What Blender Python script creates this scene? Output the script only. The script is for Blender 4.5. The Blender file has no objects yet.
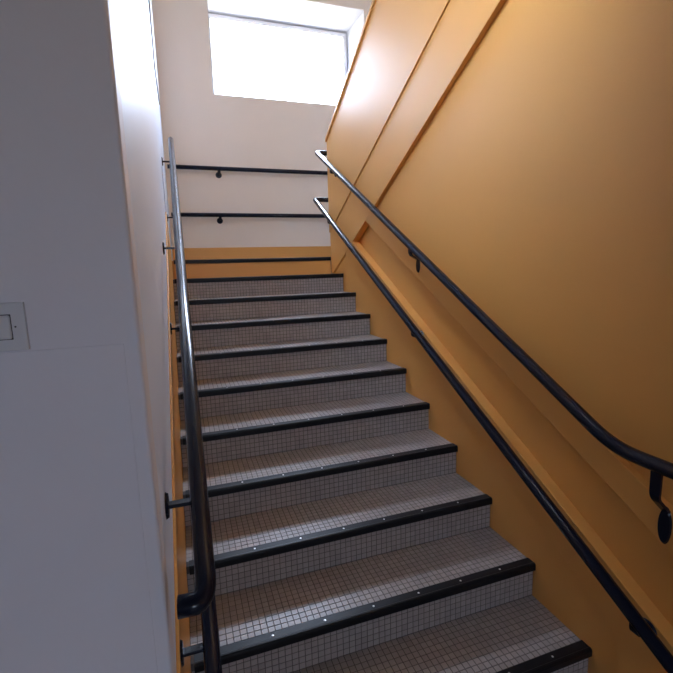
import bpy, bmesh, math, random
from mathutils import Vector, Matrix

random.seed(7)
scene = bpy.context.scene
COL = scene.collection

# ------------------------------------------------------------------ camera
T, RI, W = 0.2968, 0.15564, 1.4251          # tread depth, riser height, flight width
S = RI / T                                   # slope of the lower flight
F_PX = 444.8
PITCH, YAW, ROLL = -0.15304, 0.32615, -0.02952
fw = Vector((math.sin(YAW) * math.cos(PITCH), math.cos(YAW) * math.cos(PITCH), math.sin(PITCH)))
rt = Vector((math.cos(YAW), -math.sin(YAW), 0))
up = rt.cross(fw)
r2 = rt * math.cos(ROLL) + up * math.sin(ROLL)
u2 = up * math.cos(ROLL) - rt * math.sin(ROLL)
cd = bpy.data.cameras.new('camera')
cd.sensor_width = 36.0
cd.lens = 36.0 * F_PX / 673.0
cd.clip_start = 0.02
camera = bpy.data.objects.new('camera', cd)
m = Matrix.Identity(4)
for i in range(3):
    m[i][0], m[i][1], m[i][2] = r2[i], u2[i], -fw[i]
m[0][3], m[1][3], m[2][3] = 0.06404, -1.10433, 1.45271
camera.matrix_world = m
COL.objects.link(camera)
scene.camera = camera

# ------------------------------------------------------------------ light
world = bpy.data.worlds.new('overcast_sky')
scene.world = world
world.use_nodes = True
bg = world.node_tree.nodes['Background']
bg.inputs[1].default_value = 78.0
# overcast sky: brighter towards the zenith, dull ground below the horizon
wn = world.node_tree
w_tc = wn.nodes.new('ShaderNodeTexCoord')
w_sep = wn.nodes.new('ShaderNodeSeparateXYZ')
wn.links.new(w_tc.outputs['Generated'], w_sep.inputs[0])
w_ramp = wn.nodes.new('ShaderNodeValToRGB')
w_map = wn.nodes.new('ShaderNodeMapRange')
w_map.inputs['From Min'].default_value = -1.0
w_map.inputs['From Max'].default_value = 1.0
wn.links.new(w_sep.outputs['Z'], w_map.inputs['Value'])
wn.links.new(w_map.outputs[0], w_ramp.inputs[0])
el = w_ramp.color_ramp.elements
SKY = (0.63, 0.76, 1.0)
el[0].position, el[0].color = 0.0, (0.12, 0.115, 0.105, 1)
el[1].position, el[1].color = 1.0, (*SKY, 1)
e1 = el.new(0.495)
e1.color = (0.16, 0.155, 0.14, 1)
e2 = el.new(0.505)
e2.color = (*[c / 4 for c in SKY], 1)
wn.links.new(w_ramp.outputs[0], bg.inputs[0])


def portal(name, loc, rot, sx, sy):
    l = bpy.data.lights.new(name, 'AREA')
    l.shape = 'RECTANGLE'
    l.size, l.size_y = sx, sy
    l.cycles.is_portal = True
    o = bpy.data.objects.new(name, l)
    o.location = loc
    o.rotation_euler = rot
    COL.objects.link(o)


WIN = (0.53, 2.32, 3.355, 4.437)             # landing window: x0, x1, z0, z1
Y_FAR = 4.2
YB, X1I, Z1I = 4.56, 2.20, 4.305             # splayed reveal: outer face, its right and top edge
HALL = (-0.3, 0.55, 1.3, 2.2)                  # unseen opening behind the viewer, added and sized to daylight the near wall
Y_HALL = -7.0
portal('daylight_portal_landing', ((WIN[0] + X1I) / 2, YB + 0.01, (WIN[2] + Z1I) / 2), (-math.pi / 2, 0, 0), X1I - WIN[0], Z1I - WIN[2])
portal('daylight_portal_hall', ((HALL[0] + HALL[1]) / 2, Y_HALL - 0.22, (HALL[2] + HALL[3]) / 2), (math.pi / 2, 0, 0), HALL[1] - HALL[0], HALL[3] - HALL[2])

vs = scene.view_settings
vs.view_transform = 'Standard'
vs.look = 'None'
vs.gamma = 1.0
vs.exposure = 0.13
vs.use_curve_mapping = False
scene.cycles.use_denoising = True
scene.cycles.max_bounces = 16
scene.cycles.diffuse_bounces = 10
scene.cycles.sample_clamp_indirect = 6.0
scene.cycles.caustics_reflective = False
scene.cycles.caustics_refractive = False


# ------------------------------------------------------------------ materials
def mat(name, col, rough=0.5, noise=0.0, nscale=6.0, bump=0.0, bscale=150.0, spec=0.5, metal=0.0, coat=0.0, island=0.0):
    mt = bpy.data.materials.new(name)
    mt.use_nodes = True
    nt = mt.node_tree
    b = nt.nodes['Principled BSDF']
    b.inputs['Base Color'].default_value = (*col, 1)
    b.inputs['Roughness'].default_value = rough
    b.inputs['Specular IOR Level'].default_value = spec
    b.inputs['Metallic'].default_value = metal
    b.inputs['Coat Weight'].default_value = coat
    tc = nt.nodes.new('ShaderNodeTexCoord')
    last = None
    if noise:
        n = nt.nodes.new('ShaderNodeTexNoise')
        n.inputs['Scale'].default_value = nscale
        n.inputs['Detail'].default_value = 5
        nt.links.new(tc.outputs['Object'], n.inputs['Vector'])
        last = n.outputs['Fac']
        amount = noise
    if island:
        g = nt.nodes.new('ShaderNodeNewGeometry')
        if last is not None:
            ad = nt.nodes.new('ShaderNodeMath')
            ad.operation = 'MULTIPLY_ADD'
            nt.links.new(g.outputs['Random Per Island'], ad.inputs[0])
            ad.inputs[1].default_value = 0.6
            sc_ = nt.nodes.new('ShaderNodeMath')
            sc_.operation = 'MULTIPLY'
            nt.links.new(last, sc_.inputs[0])
            sc_.inputs[1].default_value = 0.4
            nt.links.new(sc_.outputs[0], ad.inputs[2])
            last = ad.outputs[0]
        else:
            last = g.outputs['Random Per Island']
        amount = island
    if last is not None:
        mr = nt.nodes.new('ShaderNodeMapRange')
        mr.inputs['To Min'].default_value = 1 - amount
        mr.inputs['To Max'].default_value = 1 + amount
        nt.links.new(last, mr.inputs['Value'])
        mx = nt.nodes.new('ShaderNodeVectorMath')
        mx.operation = 'SCALE'
        mx.inputs[0].default_value = col
        nt.links.new(mr.outputs[0], mx.inputs['Scale'])
        nt.links.new(mx.outputs[0], b.inputs['Base Color'])
    if bump:
        n2 = nt.nodes.new('ShaderNodeTexNoise')
        n2.inputs['Scale'].default_value = bscale
        n2.inputs['Detail'].default_value = 3
        nt.links.new(tc.outputs['Object'], n2.inputs['Vector'])
        bp = nt.nodes.new('ShaderNodeBump')
        bp.inputs['Strength'].default_value = bump
        bp.inputs['Distance'].default_value = 0.002
        nt.links.new(n2.outputs['Fac'], bp.inputs['Height'])
        nt.links.new(bp.outputs[0], b.inputs['Normal'])
    return mt


OCHRE = (0.70, 0.34, 0.08)
M = {
    'ochre': mat('ochre_gloss_paint', OCHRE, 0.46, 0.04, 3.0, 0.10, 90, spec=0.65),
    'cream': mat('cream_wall_paint', (0.86, 0.77, 0.68), 0.6, 0.03, 4.0, 0.15, 60),
    'white': mat('white_grey_gloss_paint', (0.72, 0.80, 0.95), 0.46, 0.03, 3.0, 0.08, 60),
    'pier': mat('grey_white_matt_paint', (0.73, 0.73, 0.79), 0.55, 0.04, 3.0, 0.2, 70),
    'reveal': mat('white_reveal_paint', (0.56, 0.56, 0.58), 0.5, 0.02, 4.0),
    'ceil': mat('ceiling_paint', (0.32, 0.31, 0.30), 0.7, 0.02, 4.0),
    'frame': mat('white_window_frame', (0.75, 0.76, 0.78), 0.35, 0.02, 8.0),
    'steel': mat('black_enamelled_steel', (0.006, 0.008, 0.019), 0.2, 0.05, 10, spec=0.26),  # slight blue in the base stands in for the reflected sky
    'nosing': mat('black_rubber_nosing', (0.008, 0.008, 0.010), 0.4, 0.15, 30, 0.1, 200, spec=0.2),
    'screw': mat('bright_screw_head', (0.85, 0.85, 0.85), 0.35, 0.05, 60, metal=0.4),
    'tile': mat('grey_mosaic_tile', (0.35, 0.318, 0.305), 0.38, 0.1, 12, island=0.16, spec=0.5),
    'grout': mat('dark_grout', (0.105, 0.093, 0.088), 0.9, 0.1, 40),
    'floor': mat('grey_floor', (0.30, 0.28, 0.27), 0.45, 0.1, 20),
    'plastic': mat('switch_plastic', (0.62, 0.65, 0.69), 0.3, 0.02, 30),
    'dark': mat('dark_gap', (0.04, 0.04, 0.045), 0.6, 0.05, 40),
    'board_edge': mat('dark_panel_edge', (0.06, 0.06, 0.065), 0.5, 0.05, 20),
    'board': mat('pale_panel_face', (0.80, 0.80, 0.80), 0.35, 0.03, 6),
}
g = bpy.data.materials.new('window_glass')
g.use_nodes = True
nt = g.node_tree
nt.nodes.clear()
out = nt.nodes.new('ShaderNodeOutputMaterial')
mxs = nt.nodes.new('ShaderNodeMixShader')
tr = nt.nodes.new('ShaderNodeBsdfTransparent')
gl = nt.nodes.new('ShaderNodeBsdfGlossy')
gl.inputs['Roughness'].default_value = 0.02
mxs.inputs[0].default_value = 0.04
nt.links.new(tr.outputs[0], mxs.inputs[1])
nt.links.new(gl.outputs[0], mxs.inputs[2])
nt.links.new(mxs.outputs[0], out.inputs[0])
M['glass'] = g


# ------------------------------------------------------------------ helpers
def link(name, me, material, parent=None, smooth=False):
    me.materials.append(M[material])
    if smooth:
        for p in me.polygons:
            p.use_smooth = True
    o = bpy.data.objects.new(name, me)
    COL.objects.link(o)
    if parent:
        o.parent = parent
    return o


def finish(name, bm, material, parent=None, bevel=0.0, smooth=False, seg=2):
    bmesh.ops.recalc_face_normals(bm, faces=bm.faces)
    if bevel:
        es = [e for e in bm.edges if len(e.link_faces) == 2 and e.calc_face_angle(0) > 0.3]
        bmesh.ops.bevel(bm, geom=es, offset=bevel, segments=seg, profile=0.5, affect='EDGES', clamp_overlap=True)
    me = bpy.data.meshes.new(name)
    bm.to_mesh(me)
    bm.free()
    return link(name, me, material, parent, smooth)


def add_box(bm, x0, x1, y0, y1, z0, z1):
    v = [bm.verts.new((x, y, z)) for x in (x0, x1) for y in (y0, y1) for z in (z0, z1)]
    for f in ((0, 1, 3, 2), (4, 6, 7, 5), (0, 4, 5, 1), (2, 3, 7, 6), (0, 2, 6, 4), (1, 5, 7, 3)):
        bm.faces.new([v[i] for i in f])


def box(name, dims, material, parent=None, bevel=0.0):
    bm = bmesh.new()
    add_box(bm, *dims)
    return finish(name, bm, material, parent, bevel)


def slab(name, poly, x0, x1, material, parent=None, bevel=0.0):
    """polygon in (y, z) extruded from x0 to x1"""
    bm = bmesh.new()
    a = [bm.verts.new((x0, y, z)) for y, z in poly]
    b = [bm.verts.new((x1, y, z)) for y, z in poly]
    bm.faces.new(a)
    bm.faces.new(b[::-1])
    n = len(poly)
    for i in range(n):
        bm.faces.new((a[i], b[i], b[(i + 1) % n], a[(i + 1) % n]))
    return finish(name, bm, material, parent, bevel)


def rounded(points, rad, n=6):
    """polyline with its corners rounded; rad may be a list per inner corner"""
    pts = [Vector(p) for p in points]
    res = [pts[0]]
    for i in range(1, len(pts) - 1):
        r = rad[i - 1] if isinstance(rad, (list, tuple)) else rad
        a = (pts[i - 1] - pts[i])
        b = (pts[i + 1] - pts[i])
        ra = min(r, a.length * 0.48)
        rb = min(r, b.length * 0.48)
        p0 = pts[i] + a.normalized() * ra
        p2 = pts[i] + b.normalized() * rb
        for k in range(n + 1):
            t = k / n
            res.append(p0 * (1 - t) ** 2 + pts[i] * 2 * t * (1 - t) + p2 * t * t)
    res.append(pts[-1])
    return res


def tube(bm, pts, r, n=20):
    pts = [Vector(p) for p in pts]
    t0 = (pts[1] - pts[0]).normalized()
    ref = Vector((0, 0, 1)) if abs(t0.z) < 0.9 else Vector((1, 0, 0))
    nrm = (ref - t0 * ref.dot(t0)).normalized()
    rings = []
    for i, p in enumerate(pts):
        if i == 0:
            t = t0
        elif i == len(pts) - 1:
            t = (pts[i] - pts[i - 1]).normalized()
        else:
            t = ((pts[i] - pts[i - 1]).normalized() + (pts[i + 1] - pts[i]).normalized()).normalized()
        nrm = (nrm - t * nrm.dot(t)).normalized()
        bn = t.cross(nrm)
        rings.append([bm.verts.new(p + (nrm * math.cos(2 * math.pi * k / n) + bn * math.sin(2 * math.pi * k / n)) * r) for k in range(n)])
    for a, b in zip(rings, rings[1:]):
        for k in range(n):
            bm.faces.new((a[k], a[(k + 1) % n], b[(k + 1) % n], b[k]))
    bm.faces.new(rings[0][::-1])
    bm.faces.new(rings[-1])


def disc(bm, c, axis, r, h, n=20, dome=0.0):
    """short cylinder from c along axis"""
    axis = Vector(axis).normalized()
    ref = Vector((0, 0, 1)) if abs(axis.z) < 0.9 else Vector((1, 0, 0))
    a = axis.cross(ref).normalized()
    b = axis.cross(a)
    c = Vector(c)
    lo = [bm.verts.new(c + (a * math.cos(2 * math.pi * k / n) + b * math.sin(2 * math.pi * k / n)) * r) for k in range(n)]
    hi = [bm.verts.new(v.co + axis * h - (v.co - c) * dome) for v in lo]
    bm.faces.new(lo)
    bm.faces.new(hi[::-1])
    for k in range(n):
        bm.faces.new((lo[k], lo[(k + 1) % n], hi[(k + 1) % n], hi[k]))


def empty(name, loc, label, cat, group=None):
    o = bpy.data.objects.new(name, None)
    o.location = loc
    o['label'] = label
    o['category'] = cat
    if group:
        o['group'] = group
    COL.objects.link(o)
    return o


def keep(parent):
    """children are modelled in world space: undo the parent's offset"""
    bpy.context.view_layer.update()
    for ch in parent.children:
        ch.matrix_parent_inverse = parent.matrix_world.inverted()


def structure(o):
    o['kind'] = 'structure'
    return o


def L(h, y):
    return h + S * y


# heights above the line of the nosings on both stair sides
H_TOP, H_MID, H_LEDGE, H_SKIRT = 0.815, 0.69, 0.405, 0.21
# lines of the upper flight's solid balustrade, z = c - k*y
CA, CB, CC = (4.165, 0.517), (3.206, 0.4787), (2.8395, 0.4908)


def U(c, y):
    return c[0] - c[1] * y


def meet(h, c):
    return (c[0] - h) / (S + c[1])


Z_FLOOR = -RI
Z_LAND = 10 * RI
Y_LAND = 10 * T
Z_TOP = 5.2
Y_NEAR = -0.18
Y0 = -1.25                                    # near end of the spine wall

# ------------------------------------------------------------------ setting: floors, ceilings
structure(box('floor', (-2.6, 3.3, Y_HALL, 0.03, Z_FLOOR - 0.2, Z_FLOOR), 'floor'))
land = structure(box('floor_landing', (-0.03, 3.05, Y_LAND + 0.016, Y_FAR, Z_LAND - 0.3, Z_LAND - 0.006), 'floor'))
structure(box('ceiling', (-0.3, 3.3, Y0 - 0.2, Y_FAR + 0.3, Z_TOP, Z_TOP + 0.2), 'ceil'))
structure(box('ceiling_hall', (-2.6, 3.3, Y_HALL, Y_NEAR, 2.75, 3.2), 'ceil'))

# ------------------------------------------------------------------ far wall with the window recess
def add_hex(bm, near, far, yn, yf):
    """block between a rectangle (x0, x1, z0, z1) at yn and another at yf"""
    v = []
    for (a, b, c, d), y in ((near, yn), (far, yf)):
        v += [bm.verts.new(q) for q in ((a, y, c), (b, y, c), (b, y, d), (a, y, d))]
    for f in ((0, 1, 2, 3), (7, 6, 5, 4), (0, 4, 5, 1), (1, 5, 6, 2), (2, 6, 7, 3), (3, 7, 4, 0)):
        bm.faces.new([v[k] for k in f])


bm = bmesh.new()
x0, x1, z0, z1 = WIN
add_box(bm, -0.3, 3.3, Y_FAR, YB, Z_LAND - 0.4, z0)
add_hex(bm, (-0.3, 3.3, z1, Z_TOP), (-0.3, 3.3, Z1I, Z_TOP), Y_FAR, YB)
add_hex(bm, (-0.3, x0, z0, z1), (-0.3, x0, z0, Z1I), Y_FAR, YB)
add_hex(bm, (x1, 3.3, z0, z1), (X1I, 3.3, z0, Z1I), Y_FAR, YB)
wall_far = structure(finish('wall_far', bm, 'cream'))
structure(box('baseboard_far', (-0.028, 3.05, Y_FAR - 0.012, Y_FAR - 0.0005, Z_LAND, 1.718), 'ochre'))
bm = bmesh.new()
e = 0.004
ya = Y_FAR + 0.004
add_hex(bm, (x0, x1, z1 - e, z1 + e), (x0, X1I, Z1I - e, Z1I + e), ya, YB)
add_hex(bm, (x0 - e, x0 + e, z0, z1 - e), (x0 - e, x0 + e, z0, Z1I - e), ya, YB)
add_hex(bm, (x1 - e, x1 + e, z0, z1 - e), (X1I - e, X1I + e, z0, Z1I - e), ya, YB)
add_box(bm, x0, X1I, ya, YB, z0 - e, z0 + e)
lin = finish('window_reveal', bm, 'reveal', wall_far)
x1, z1 = X1I, Z1I
win = bpy.data.objects.new('window_1', None)
structure(win)
win['label'] = 'wide white framed window set deep in the cream wall above the landing'
COL.objects.link(win)
yw = 4.49
bm = bmesh.new()
fwid = 0.03
add_box(bm, x0 + e, x1 - e, yw, yw + 0.06, z1 - fwid, z1 - e)
add_box(bm, x0 + e, x1 - e, yw, yw + 0.06, z0 + e, z0 + fwid)
add_box(bm, x0 + e, x0 + fwid, yw, yw + 0.06, z0 + fwid, z1 - fwid)
add_box(bm, x1 - fwid, x1 - e, yw, yw + 0.06, z0 + fwid, z1 - fwid)
finish('window_frame', bm, 'frame', win)
bm = bmesh.new()
i0 = fwid
for a, b, c, d in ((x0 + i0, x1 - i0, z1 - i0 - 0.016, z1 - i0), (x0 + i0, x1 - i0, z0 + i0, z0 + i0 + 0.016),
                   (x0 + i0, x0 + i0 + 0.016, z0 + i0 + 0.016, z1 - i0 - 0.016), (x1 - i0 - 0.016, x1 - i0, z0 + i0 + 0.016, z1 - i0 - 0.016)):
    add_box(bm, a, b, yw + 0.008, yw + 0.05, c, d)
finish('sash', bm, 'frame', win)
box('pane', (x0 + fwid + 0.01, x1 - fwid - 0.01, yw + 0.03, yw + 0.036, z0 + fwid + 0.01, z1 - fwid - 0.01), 'glass', win)

# ------------------------------------------------------------------ near wall with rounded corner
bm = bmesh.new()
XC = -0.022
add_box(bm, -2.6, XC, Y_NEAR, -0.10, Z_FLOOR, Z_TOP)
es = [e_ for e_ in bm.edges if all(abs(v.co.x - XC) < 1e-6 and abs(v.co.y - Y_NEAR) < 1e-6 for v in e_.verts)]
bmesh.ops.bevel(bm, geom=es, offset=0.008, segments=4, profile=0.5, affect='EDGES')
wall_front = structure(finish('wall_front', bm, 'pier'))
box('wainscot', (-2.5, -0.052, Y_NEAR - 0.0016, Y_NEAR + 0.01, Z_FLOOR + 0.01, 1.3215), 'pier', wall_front, 0.0007)

# ------------------------------------------------------------------ left stair wall
wl = structure(box('wall_left', (-0.30, -0.032, -0.10, Y_FAR, Z_FLOOR, Z_TOP), 'white'))
slab('upper_facing', [(-0.10, L(0.855, -0.10)), (Y_LAND, L(0.855, Y_LAND)), (Y_LAND, Z_LAND), (Y_FAR, Z_LAND), (Y_FAR, Z_TOP), (-0.10, Z_TOP)], -0.032, XC, 'white', wl, 0.002)
bm = bmesh.new()                               # ochre band, its face leaning out a little towards the treads
XB = -0.012
ring = []
for y in (-0.099, Y_LAND):
    ring.append([bm.verts.new(q) for q in ((-0.032, y, L(-0.45, y)), (XB, y, L(-0.45, y)), (XB, y, L(0.05, y)), (XC, y, L(0.40, y)), (-0.032, y, L(0.40, y)))])
bm.faces.new(ring[0])
bm.faces.new(ring[1][::-1])
for k in range(5):
    bm.faces.new((ring[0][k], ring[1][k], ring[1][(k + 1) % 5], ring[0][(k + 1) % 5]))
finish('dado', bm, 'ochre', wl, 0.0015)


def skirt_poly(yend):
    pts = [(-0.112, Z_FLOOR + 0.001)]
    p0, p1, p2 = Vector((-0.112, 0.03)), Vector((-0.112, L(H_SKIRT, -0.112))), Vector((0.03, L(H_SKIRT, 0.03)))
    for k in range(9):
        t = k / 8
        q = p0 * (1 - t) ** 2 + p1 * 2 * t * (1 - t) + p2 * t * t
        pts.append((q.x, q.y))
    pts.append((yend, L(H_SKIRT, yend)))
    pts.append((yend, L(-0.36, yend)))
    pts.append((0.05, Z_FLOOR + 0.001))
    return pts



# ------------------------------------------------------------------ right: spine wall, solid balustrade of the upper flight
XI = W + 0.014                                 # recessed face
XP = W + 0.045                                 # back of the long sunk panel
YE = 2.975                                      # end of the balustrade on the landing
y2 = meet(H_TOP - 0.02, CC)
wr = structure(slab('wall_right', [(Y0, L(H_TOP - 0.02, Y0)), (y2, L(H_TOP - 0.02, y2)), (YE - 0.01, 1.41), (YE - 0.01, U(CB, YE - 0.01)), (Y0, U(CB, Y0))], XI, W + 0.17, 'ochre'))
slab('sunk_panel', [(Y0, Z_FLOOR), (Y_LAND - 0.1, Z_FLOOR), (YE - 0.01, 1.30), (YE - 0.01, 1.41), (y2, L(H_TOP - 0.02, y2)), (Y0, L(H_TOP - 0.02, Y0))], XP, W + 0.17, 'ochre', wr)
xs = W - 0.014
y9 = (CC[0] - 1.402) / CC[1]                    # its foot stands on the last tread
slab('stringer', [(YE, 1.402), (YE, U(CB, YE) + 0.03), (Y0, U(CB, Y0) + 0.03), (Y0, U(CC, Y0)), (y9, 1.402)], xs, XP, 'ochre', wr, 0.003)
slab('balustrade_panel', [(YE, U(CB, YE)), (YE, U(CA, YE) - 0.01), (Y0, U(CA, Y0) - 0.01), (Y0, U(CB, Y0))], W - 0.023, W + 0.17, 'ochre', wr, 0.003)
slab('coping', [(YE + 0.003, U(CA, YE) - 0.035), (YE + 0.003, U(CA, YE)), (Y0, U(CA, Y0)), (Y0, U(CA, Y0) - 0.035)], W - 0.036, W + 0.19, 'ochre', wr, 0.004)
yD, yE_ = meet(H_MID, CC), meet(H_TOP, CC)
slab('panel_rail', [(Y0, L(H_MID, Y0)), (yD, L(H_MID, yD)), (yE_, L(H_TOP, yE_)), (Y0, L(H_TOP, Y0))], xs, XP, 'ochre', wr, 0.003)
yF, yG = meet(H_LEDGE, CC), meet(H_SKIRT, CC)
sk = skirt_poly(yG)
slab('dado', [(Y0, Z_FLOOR)] + sk[:10] + [(yG, L(H_SKIRT, yG)), (yF, L(H_LEDGE, yF)), (-0.55, L(H_LEDGE, -0.55)), (Y0, L(H_LEDGE, -0.55))], W - 0.012, XP, 'ochre', wr, 0.0015)
slab('skirting', skirt_poly(Y_LAND), W + 0.0008, XP, 'ochre', wr)

# upper flight behind the balustrade, and the outer wall
pts = []
for k in range(11):
    y = 3.0 - k * T
    pts += [(y, Z_LAND + k * RI), (y, Z_LAND + (k + 1) * RI)]
pts += [(-0.17, Z_LAND + 11 * RI), (-0.17, Z_LAND + 11 * RI - 0.3), (3.0, Z_LAND - 0.2)]
uf = slab('upper_flight', pts, W + 0.171, 3.049, 'floor')
uf['label'] = 'upper flight of steps rising behind the ochre balustrade'
uf['category'] = 'staircase'
structure(box('wall_outer', (3.05, 3.3, Y_HALL, Y_FAR, Z_FLOOR, Z_TOP), 'cream'))
structure(box('wall_upper', (-0.3, 3.05, Y0 - 0.2, Y0, 3.0, Z_TOP), 'cream'))
# hall behind the viewer
structure(box('wall_hall', (-2.8, -2.6, Y_HALL, -0.1, Z_FLOOR, 3.0), 'pier'))
bm = bmesh.new()
h0, h1, hz0, hz1 = HALL
add_box(bm, -2.8, 3.3, Y_HALL - 0.2, Y_HALL, Z_FLOOR, hz0)
add_box(bm, -2.8, 3.3, Y_HALL - 0.2, Y_HALL, hz1, 3.0)
add_box(bm, -2.8, h0, Y_HALL - 0.2, Y_HALL, hz0, hz1)
add_box(bm, h1, 3.3, Y_HALL - 0.2, Y_HALL, hz0, hz1)
structure(finish('wall_back', bm, 'pier'))

# ------------------------------------------------------------------ the flight of stairs
stairs = empty('staircase', (0, 0, 0), 'flight of grey mosaic tiled steps with black nosings between ochre skirtings', 'staircase')
PITCH_T, GAP, UPT = 0.0246, 0.0028, 0.0014


def tile_mesh(name, n_x, n_y, origin, ux, uy, un, px, py):
    """grid of low tiles; each keeps its own edges above the grout"""
    v, f = [], []
    o, ux, uy, un = Vector(origin), Vector(ux), Vector(uy), Vector(un)
    for i in range(n_x):
        for j in range(n_y):
            a0, a1 = i * px + GAP / 2, (i + 1) * px - GAP / 2
            b0, b1 = j * py + GAP / 2, (j + 1) * py - GAP / 2
            hh = UPT * random.uniform(0.75, 1.1)
            b = len(v)
            c = 0.0005
            for (p, q, h) in ((a0, b0, 0), (a1, b0, 0), (a1, b1, 0), (a0, b1, 0),
                              (a0 + c, b0 + c, hh), (a1 - c, b0 + c, hh), (a1 - c, b1 - c, hh), (a0 + c, b1 - c, hh)):
                v.append(tuple(o + ux * p + uy * q + un * h))
            f += [(b + 4, b + 5, b + 6, b + 7), (b, b + 1, b + 5, b + 4), (b + 1, b + 2, b + 6, b + 5), (b + 2, b + 3, b + 7, b + 6), (b + 3, b, b + 4, b + 7)]
    me = bpy.data.meshes.new(name)
    me.from_pydata(v, [], f)
    me.materials.append(M['tile'])
    return me


NX = 58
tread_me = tile_mesh('tread_tiles', NX, 10, (-0.0112, 0.046, -0.001), (1, 0, 0), (0, 1, 0), (0, 0, 1), (W + 0.0112) / NX, (T + 0.012 - 0.046) / 10)
riser_me = tile_mesh('riser_tiles', NX, 5, (-0.0112, 0.0125, -RI + 0.0005), (1, 0, 0), (0, 0, 1), (0, -1, 0), (W + 0.0112) / NX, (RI - 0.03) / 5)
# nosing profile
prof = [(0.046, 0.0), (0.046, 0.0032), (0.043, 0.004), (0.012, 0.004), (0.009, 0.0052), (0.003, 0.0048), (-0.001, 0.002),
        (-0.0025, -0.004), (-0.0025, -0.026), (0.000, -0.0295), (0.012, -0.0295), (0.012, 0.0)]
bm = bmesh.new()
a = [bm.verts.new((0.0005, y, z)) for y, z in prof]
b = [bm.verts.new((W - 0.0005, y, z)) for y, z in prof]
bm.faces.new(a)
bm.faces.new(b[::-1])
for i in range(len(prof)):
    bm.faces.new((a[i], b[i], b[(i + 1) % len(prof)], a[(i + 1) % len(prof)]))
bmesh.ops.recalc_face_normals(bm, faces=bm.faces)
nos_me = bpy.data.meshes.new('nosing')
bm.to_mesh(nos_me)
bm.free()
nos_me.materials.append(M['nosing'])
bm = bmesh.new()
disc(bm, (0, 0, 0.0035), (0, 0, 1), 0.0048, 0.0016, 10, 0.3)
bmesh.ops.recalc_face_normals(bm, faces=bm.faces)
screw_me = bpy.data.meshes.new('screw')
bm.to_mesh(screw_me)
bm.free()
screw_me.materials.append(M['screw'])


def body_mesh(last=False):
    bm = bmesh.new()
    add_box(bm, -0.0112, W, 0.0125, (0.03 if last else T + 0.0125), -RI - (0.0 if last else 0.12), -0.001)
    bmesh.ops.recalc_face_normals(bm, faces=bm.faces)
    me = bpy.data.meshes.new('step')
    bm.to_mesh(me)
    bm.free()
    me.materials.append(M['ochre' if last else 'grout'])
    return me


body_me = body_mesh()
for k in range(11):
    last = k == 10
    st = bpy.data.objects.new('step', body_mesh(True) if last else body_me)
    st.parent = stairs
    st.location = (0, k * T + 0.002, k * RI - 0.009 + 0.0006 * k)
    if last:
        st.scale.x = (W - 0.0153) / W                # ends at the balustrade
        st['label'] = 'ochre painted top riser with black nosing'
    COL.objects.link(st)
    subs = [('nosing', nos_me)]
    if not last:
        subs += [('tread_tiles', tread_me), ('riser_tiles', riser_me)]
    for nm, me in subs:
        o = bpy.data.objects.new(nm, me)
        o.parent = st
        if 'tiles' in nm:
            o['kind'] = 'stuff'
        COL.objects.link(o)
    off = random.uniform(-0.02, 0.02) if k not in (1,) else 0
    for i in range(7):
        o = bpy.data.objects.new('screw', screw_me)
        o.parent = st
        o.location = (0.0756 + 0.197 * i + off, 0.026, 0)
        o.rotation_euler = (0, 0, random.uniform(0, 3))
        COL.objects.link(o)

# ------------------------------------------------------------------ handrails
RR = 0.0222


def bracket(parent, p, wall, drop=0.055, fall=0.0, tall=0.034):
    """flat bar bent from under the rail to a round plate on the wall; wall is the point on the wall face level with the rail"""
    p, wl_ = Vector(p), Vector(wall)
    d = (wl_ - p)
    n = d.normalized()
    side = n.cross(Vector((0, 0, 1)))
    th, wd = 0.005, 0.013
    path = rounded([p - Vector((0, 0, RR * 0.8)), p - Vector((0, 0, drop)), wl_ - Vector((0, 0, drop + fall))], 0.018, 5)
    bm = bmesh.new()
    rings = []
    for i, q in enumerate(path):
        t = (path[min(i + 1, len(path) - 1)] - path[max(i - 1, 0)]).normalized()
        nn = t.cross(side).normalized()
        k = 1.25 - 0.35 * i / (len(path) - 1)
        rings.append([bm.verts.new(q + side * sx * wd * k + nn * sy * th) for sx, sy in ((-1, -1), (1, -1), (1, 1), (-1, 1))])
    for a_, b_ in zip(rings, rings[1:]):
        for k in range(4):
            bm.faces.new((a_[k], a_[(k + 1) % 4], b_[(k + 1) % 4], b_[k]))
    bm.faces.new(rings[0][::-1])
    bm.faces.new(rings[-1])
    br = finish('bracket', bm, 'steel', parent, 0.001)
    bm = bmesh.new()
    c = wl_ - Vector((0, 0, drop + fall))
    disc(bm, c, -n, 0.034, 0.007, 24, 0.12)
    if tall > 0.035:                           # long plate hanging below the arm
        for v in bm.verts:
            v.co = c + n * (v.co - c).dot(n) + side * (v.co - c).dot(side) * 0.6 + Vector((0, 0, (v.co.z - c.z) * tall / 0.034 - tall * 0.75))
    pl = finish('wall_plate', bm, 'steel', br)
    return br


def handrail(pts, rad, label, brackets, group=None):
    base = Vector(pts[0])
    t = empty('handrail', (0, 0, 0), label, 'handrail', group)
    bm = bmesh.new()
    tube(bm, rounded(pts, rad, 8), RR, 24)
    finish('rail', bm, 'steel', t, smooth=True)
    for p, w_, *extra in brackets:
        bracket(t, p, w_, *extra)
    return t


XR = W - 0.07
XL = 0.057
HU, HL = 0.89, 0.415
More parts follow.
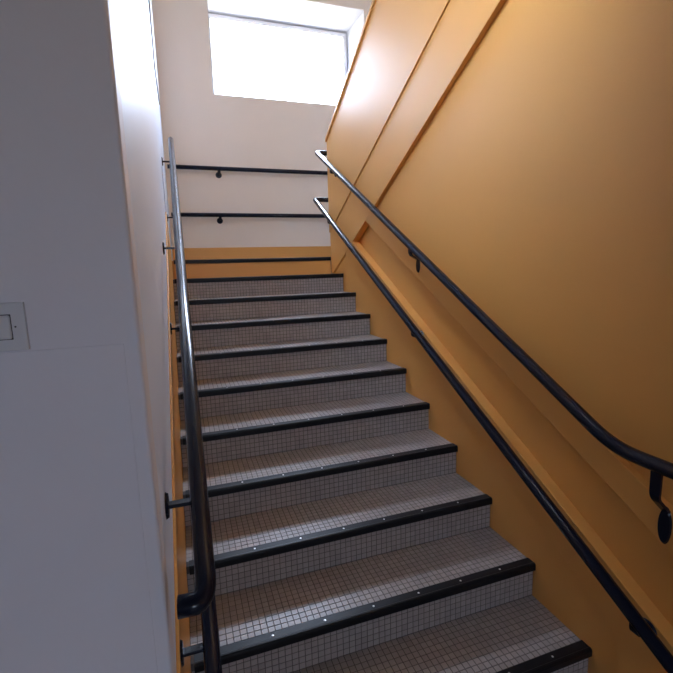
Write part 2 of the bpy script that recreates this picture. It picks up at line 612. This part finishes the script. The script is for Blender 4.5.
# right pair
for h, label, yb, yend, xw, zb in ((HU, 'upper black tube handrail along the ochre wall', -0.085, 3.14, xs, None), (HL, 'lower black tube handrail along the ochre wall above the stair skirting', -0.40, 3.26, W + 0.009, None)):
    zlo = L(h, yb)
    zhi = L(h, yend)
    pts = [(W, -0.85, zlo), (XR, -0.85, zlo), (XR, yb, zlo), (XR, yend, zhi), (W + 0.26, yend, zhi), (W + 0.26, 2.75, zhi + 0.54 * (yend - 2.75))]
    brs = []
    for y in ((-0.228, 1.30, 2.74) if h == HU else (-0.20, 1.27, 2.85)):
        z = max(L(h, y), zlo)
        xw = W - 0.02 if (h == HU and y > 2) else xs if (h == HU or y > 2.5) else W - 0.012
        extra = (0.105, 0.055, 0.062) if (h == HU and y < 0) else (0.055, 0.03, 0.045) if (h == HU and y < 2) else ()
        brs.append(((XR, y, z), (xw, y, z), *extra))
    handrail(pts, [0.06, 0.09, 0.03, 0.03, 0.05], label, brs)
# left pair
for h, label, yend in ((HU, 'upper black tube handrail on the pale left wall, curled into the wall at its foot', 3.30), (HL, 'lower black tube handrail on the pale left wall above the ochre band', 3.2)):
    yb = -0.222
    pts = [(0.003, yb + 0.004, L(h, yb)), (XL + 0.004, yb, L(h, yb)), (XL, yend, L(h, yend))]
    brs = [((XL, y, L(h, y)), (XC if True else 0, y, L(h, y))) for y in ((0.05, 1.42, 2.85) if h == HU else (0.08, 1.50, 2.95))]
    handrail(pts, [0.055], label, brs)
# far pair on the landing wall
for z, label, xa in ((2.566, 'upper black handrail across the cream landing wall under the window', 0.53), (2.071, 'lower black handrail across the cream landing wall above the ochre baseboard', 0.51)):
    yy = Y_FAR - 0.07
    handrail([(0.0, yy, z), (2.9, yy, z)], [], label, [((x, yy, z), (x, Y_FAR, z)) for x in (xa, 2.0, 2.75)])

# ------------------------------------------------------------------ switch
SX, SZ = -0.2465, 1.367
sw = empty('light_switch', (SX, Y_NEAR, SZ), 'square pale grey rocker light switch on the near grey wall', 'light switch')
ys = Y_NEAR - 0.0001
box('plate', (-0.0425, 0.0425, -0.009, 0.0, -0.0425, 0.0425), 'plastic', sw, 0.0015)
box('rocker_surround', (-0.0215, 0.0215, -0.0096, -0.006, -0.0225, 0.0225), 'dark', sw, 0.001)
box('rocker', (-0.020, 0.020, -0.0125, -0.006, -0.021, 0.021), 'plastic', sw, 0.003)
for sx in (-1, 1):
    bm = bmesh.new()
    disc(bm, (sx * 0.0265, -0.0085, 0), (0, -1, 0), 0.0018, 0.0012, 10, 0.2)
    finish('screw', bm, 'dark', sw)

# ------------------------------------------------------------------ panel high on the left wall at the landing
pn = empty('wall_panel', (XC, 3.27, 3.04), 'tall pale panel with dark edge high on the left landing wall', 'panel')
box('panel_back', (0.0, 0.006, -0.35, 0.45, 0.0, 1.5), 'board_edge', pn, 0.001)
box('panel_face', (0.006, 0.009, -0.342, 0.442, 0.008, 1.492), 'board', pn, 0.001)
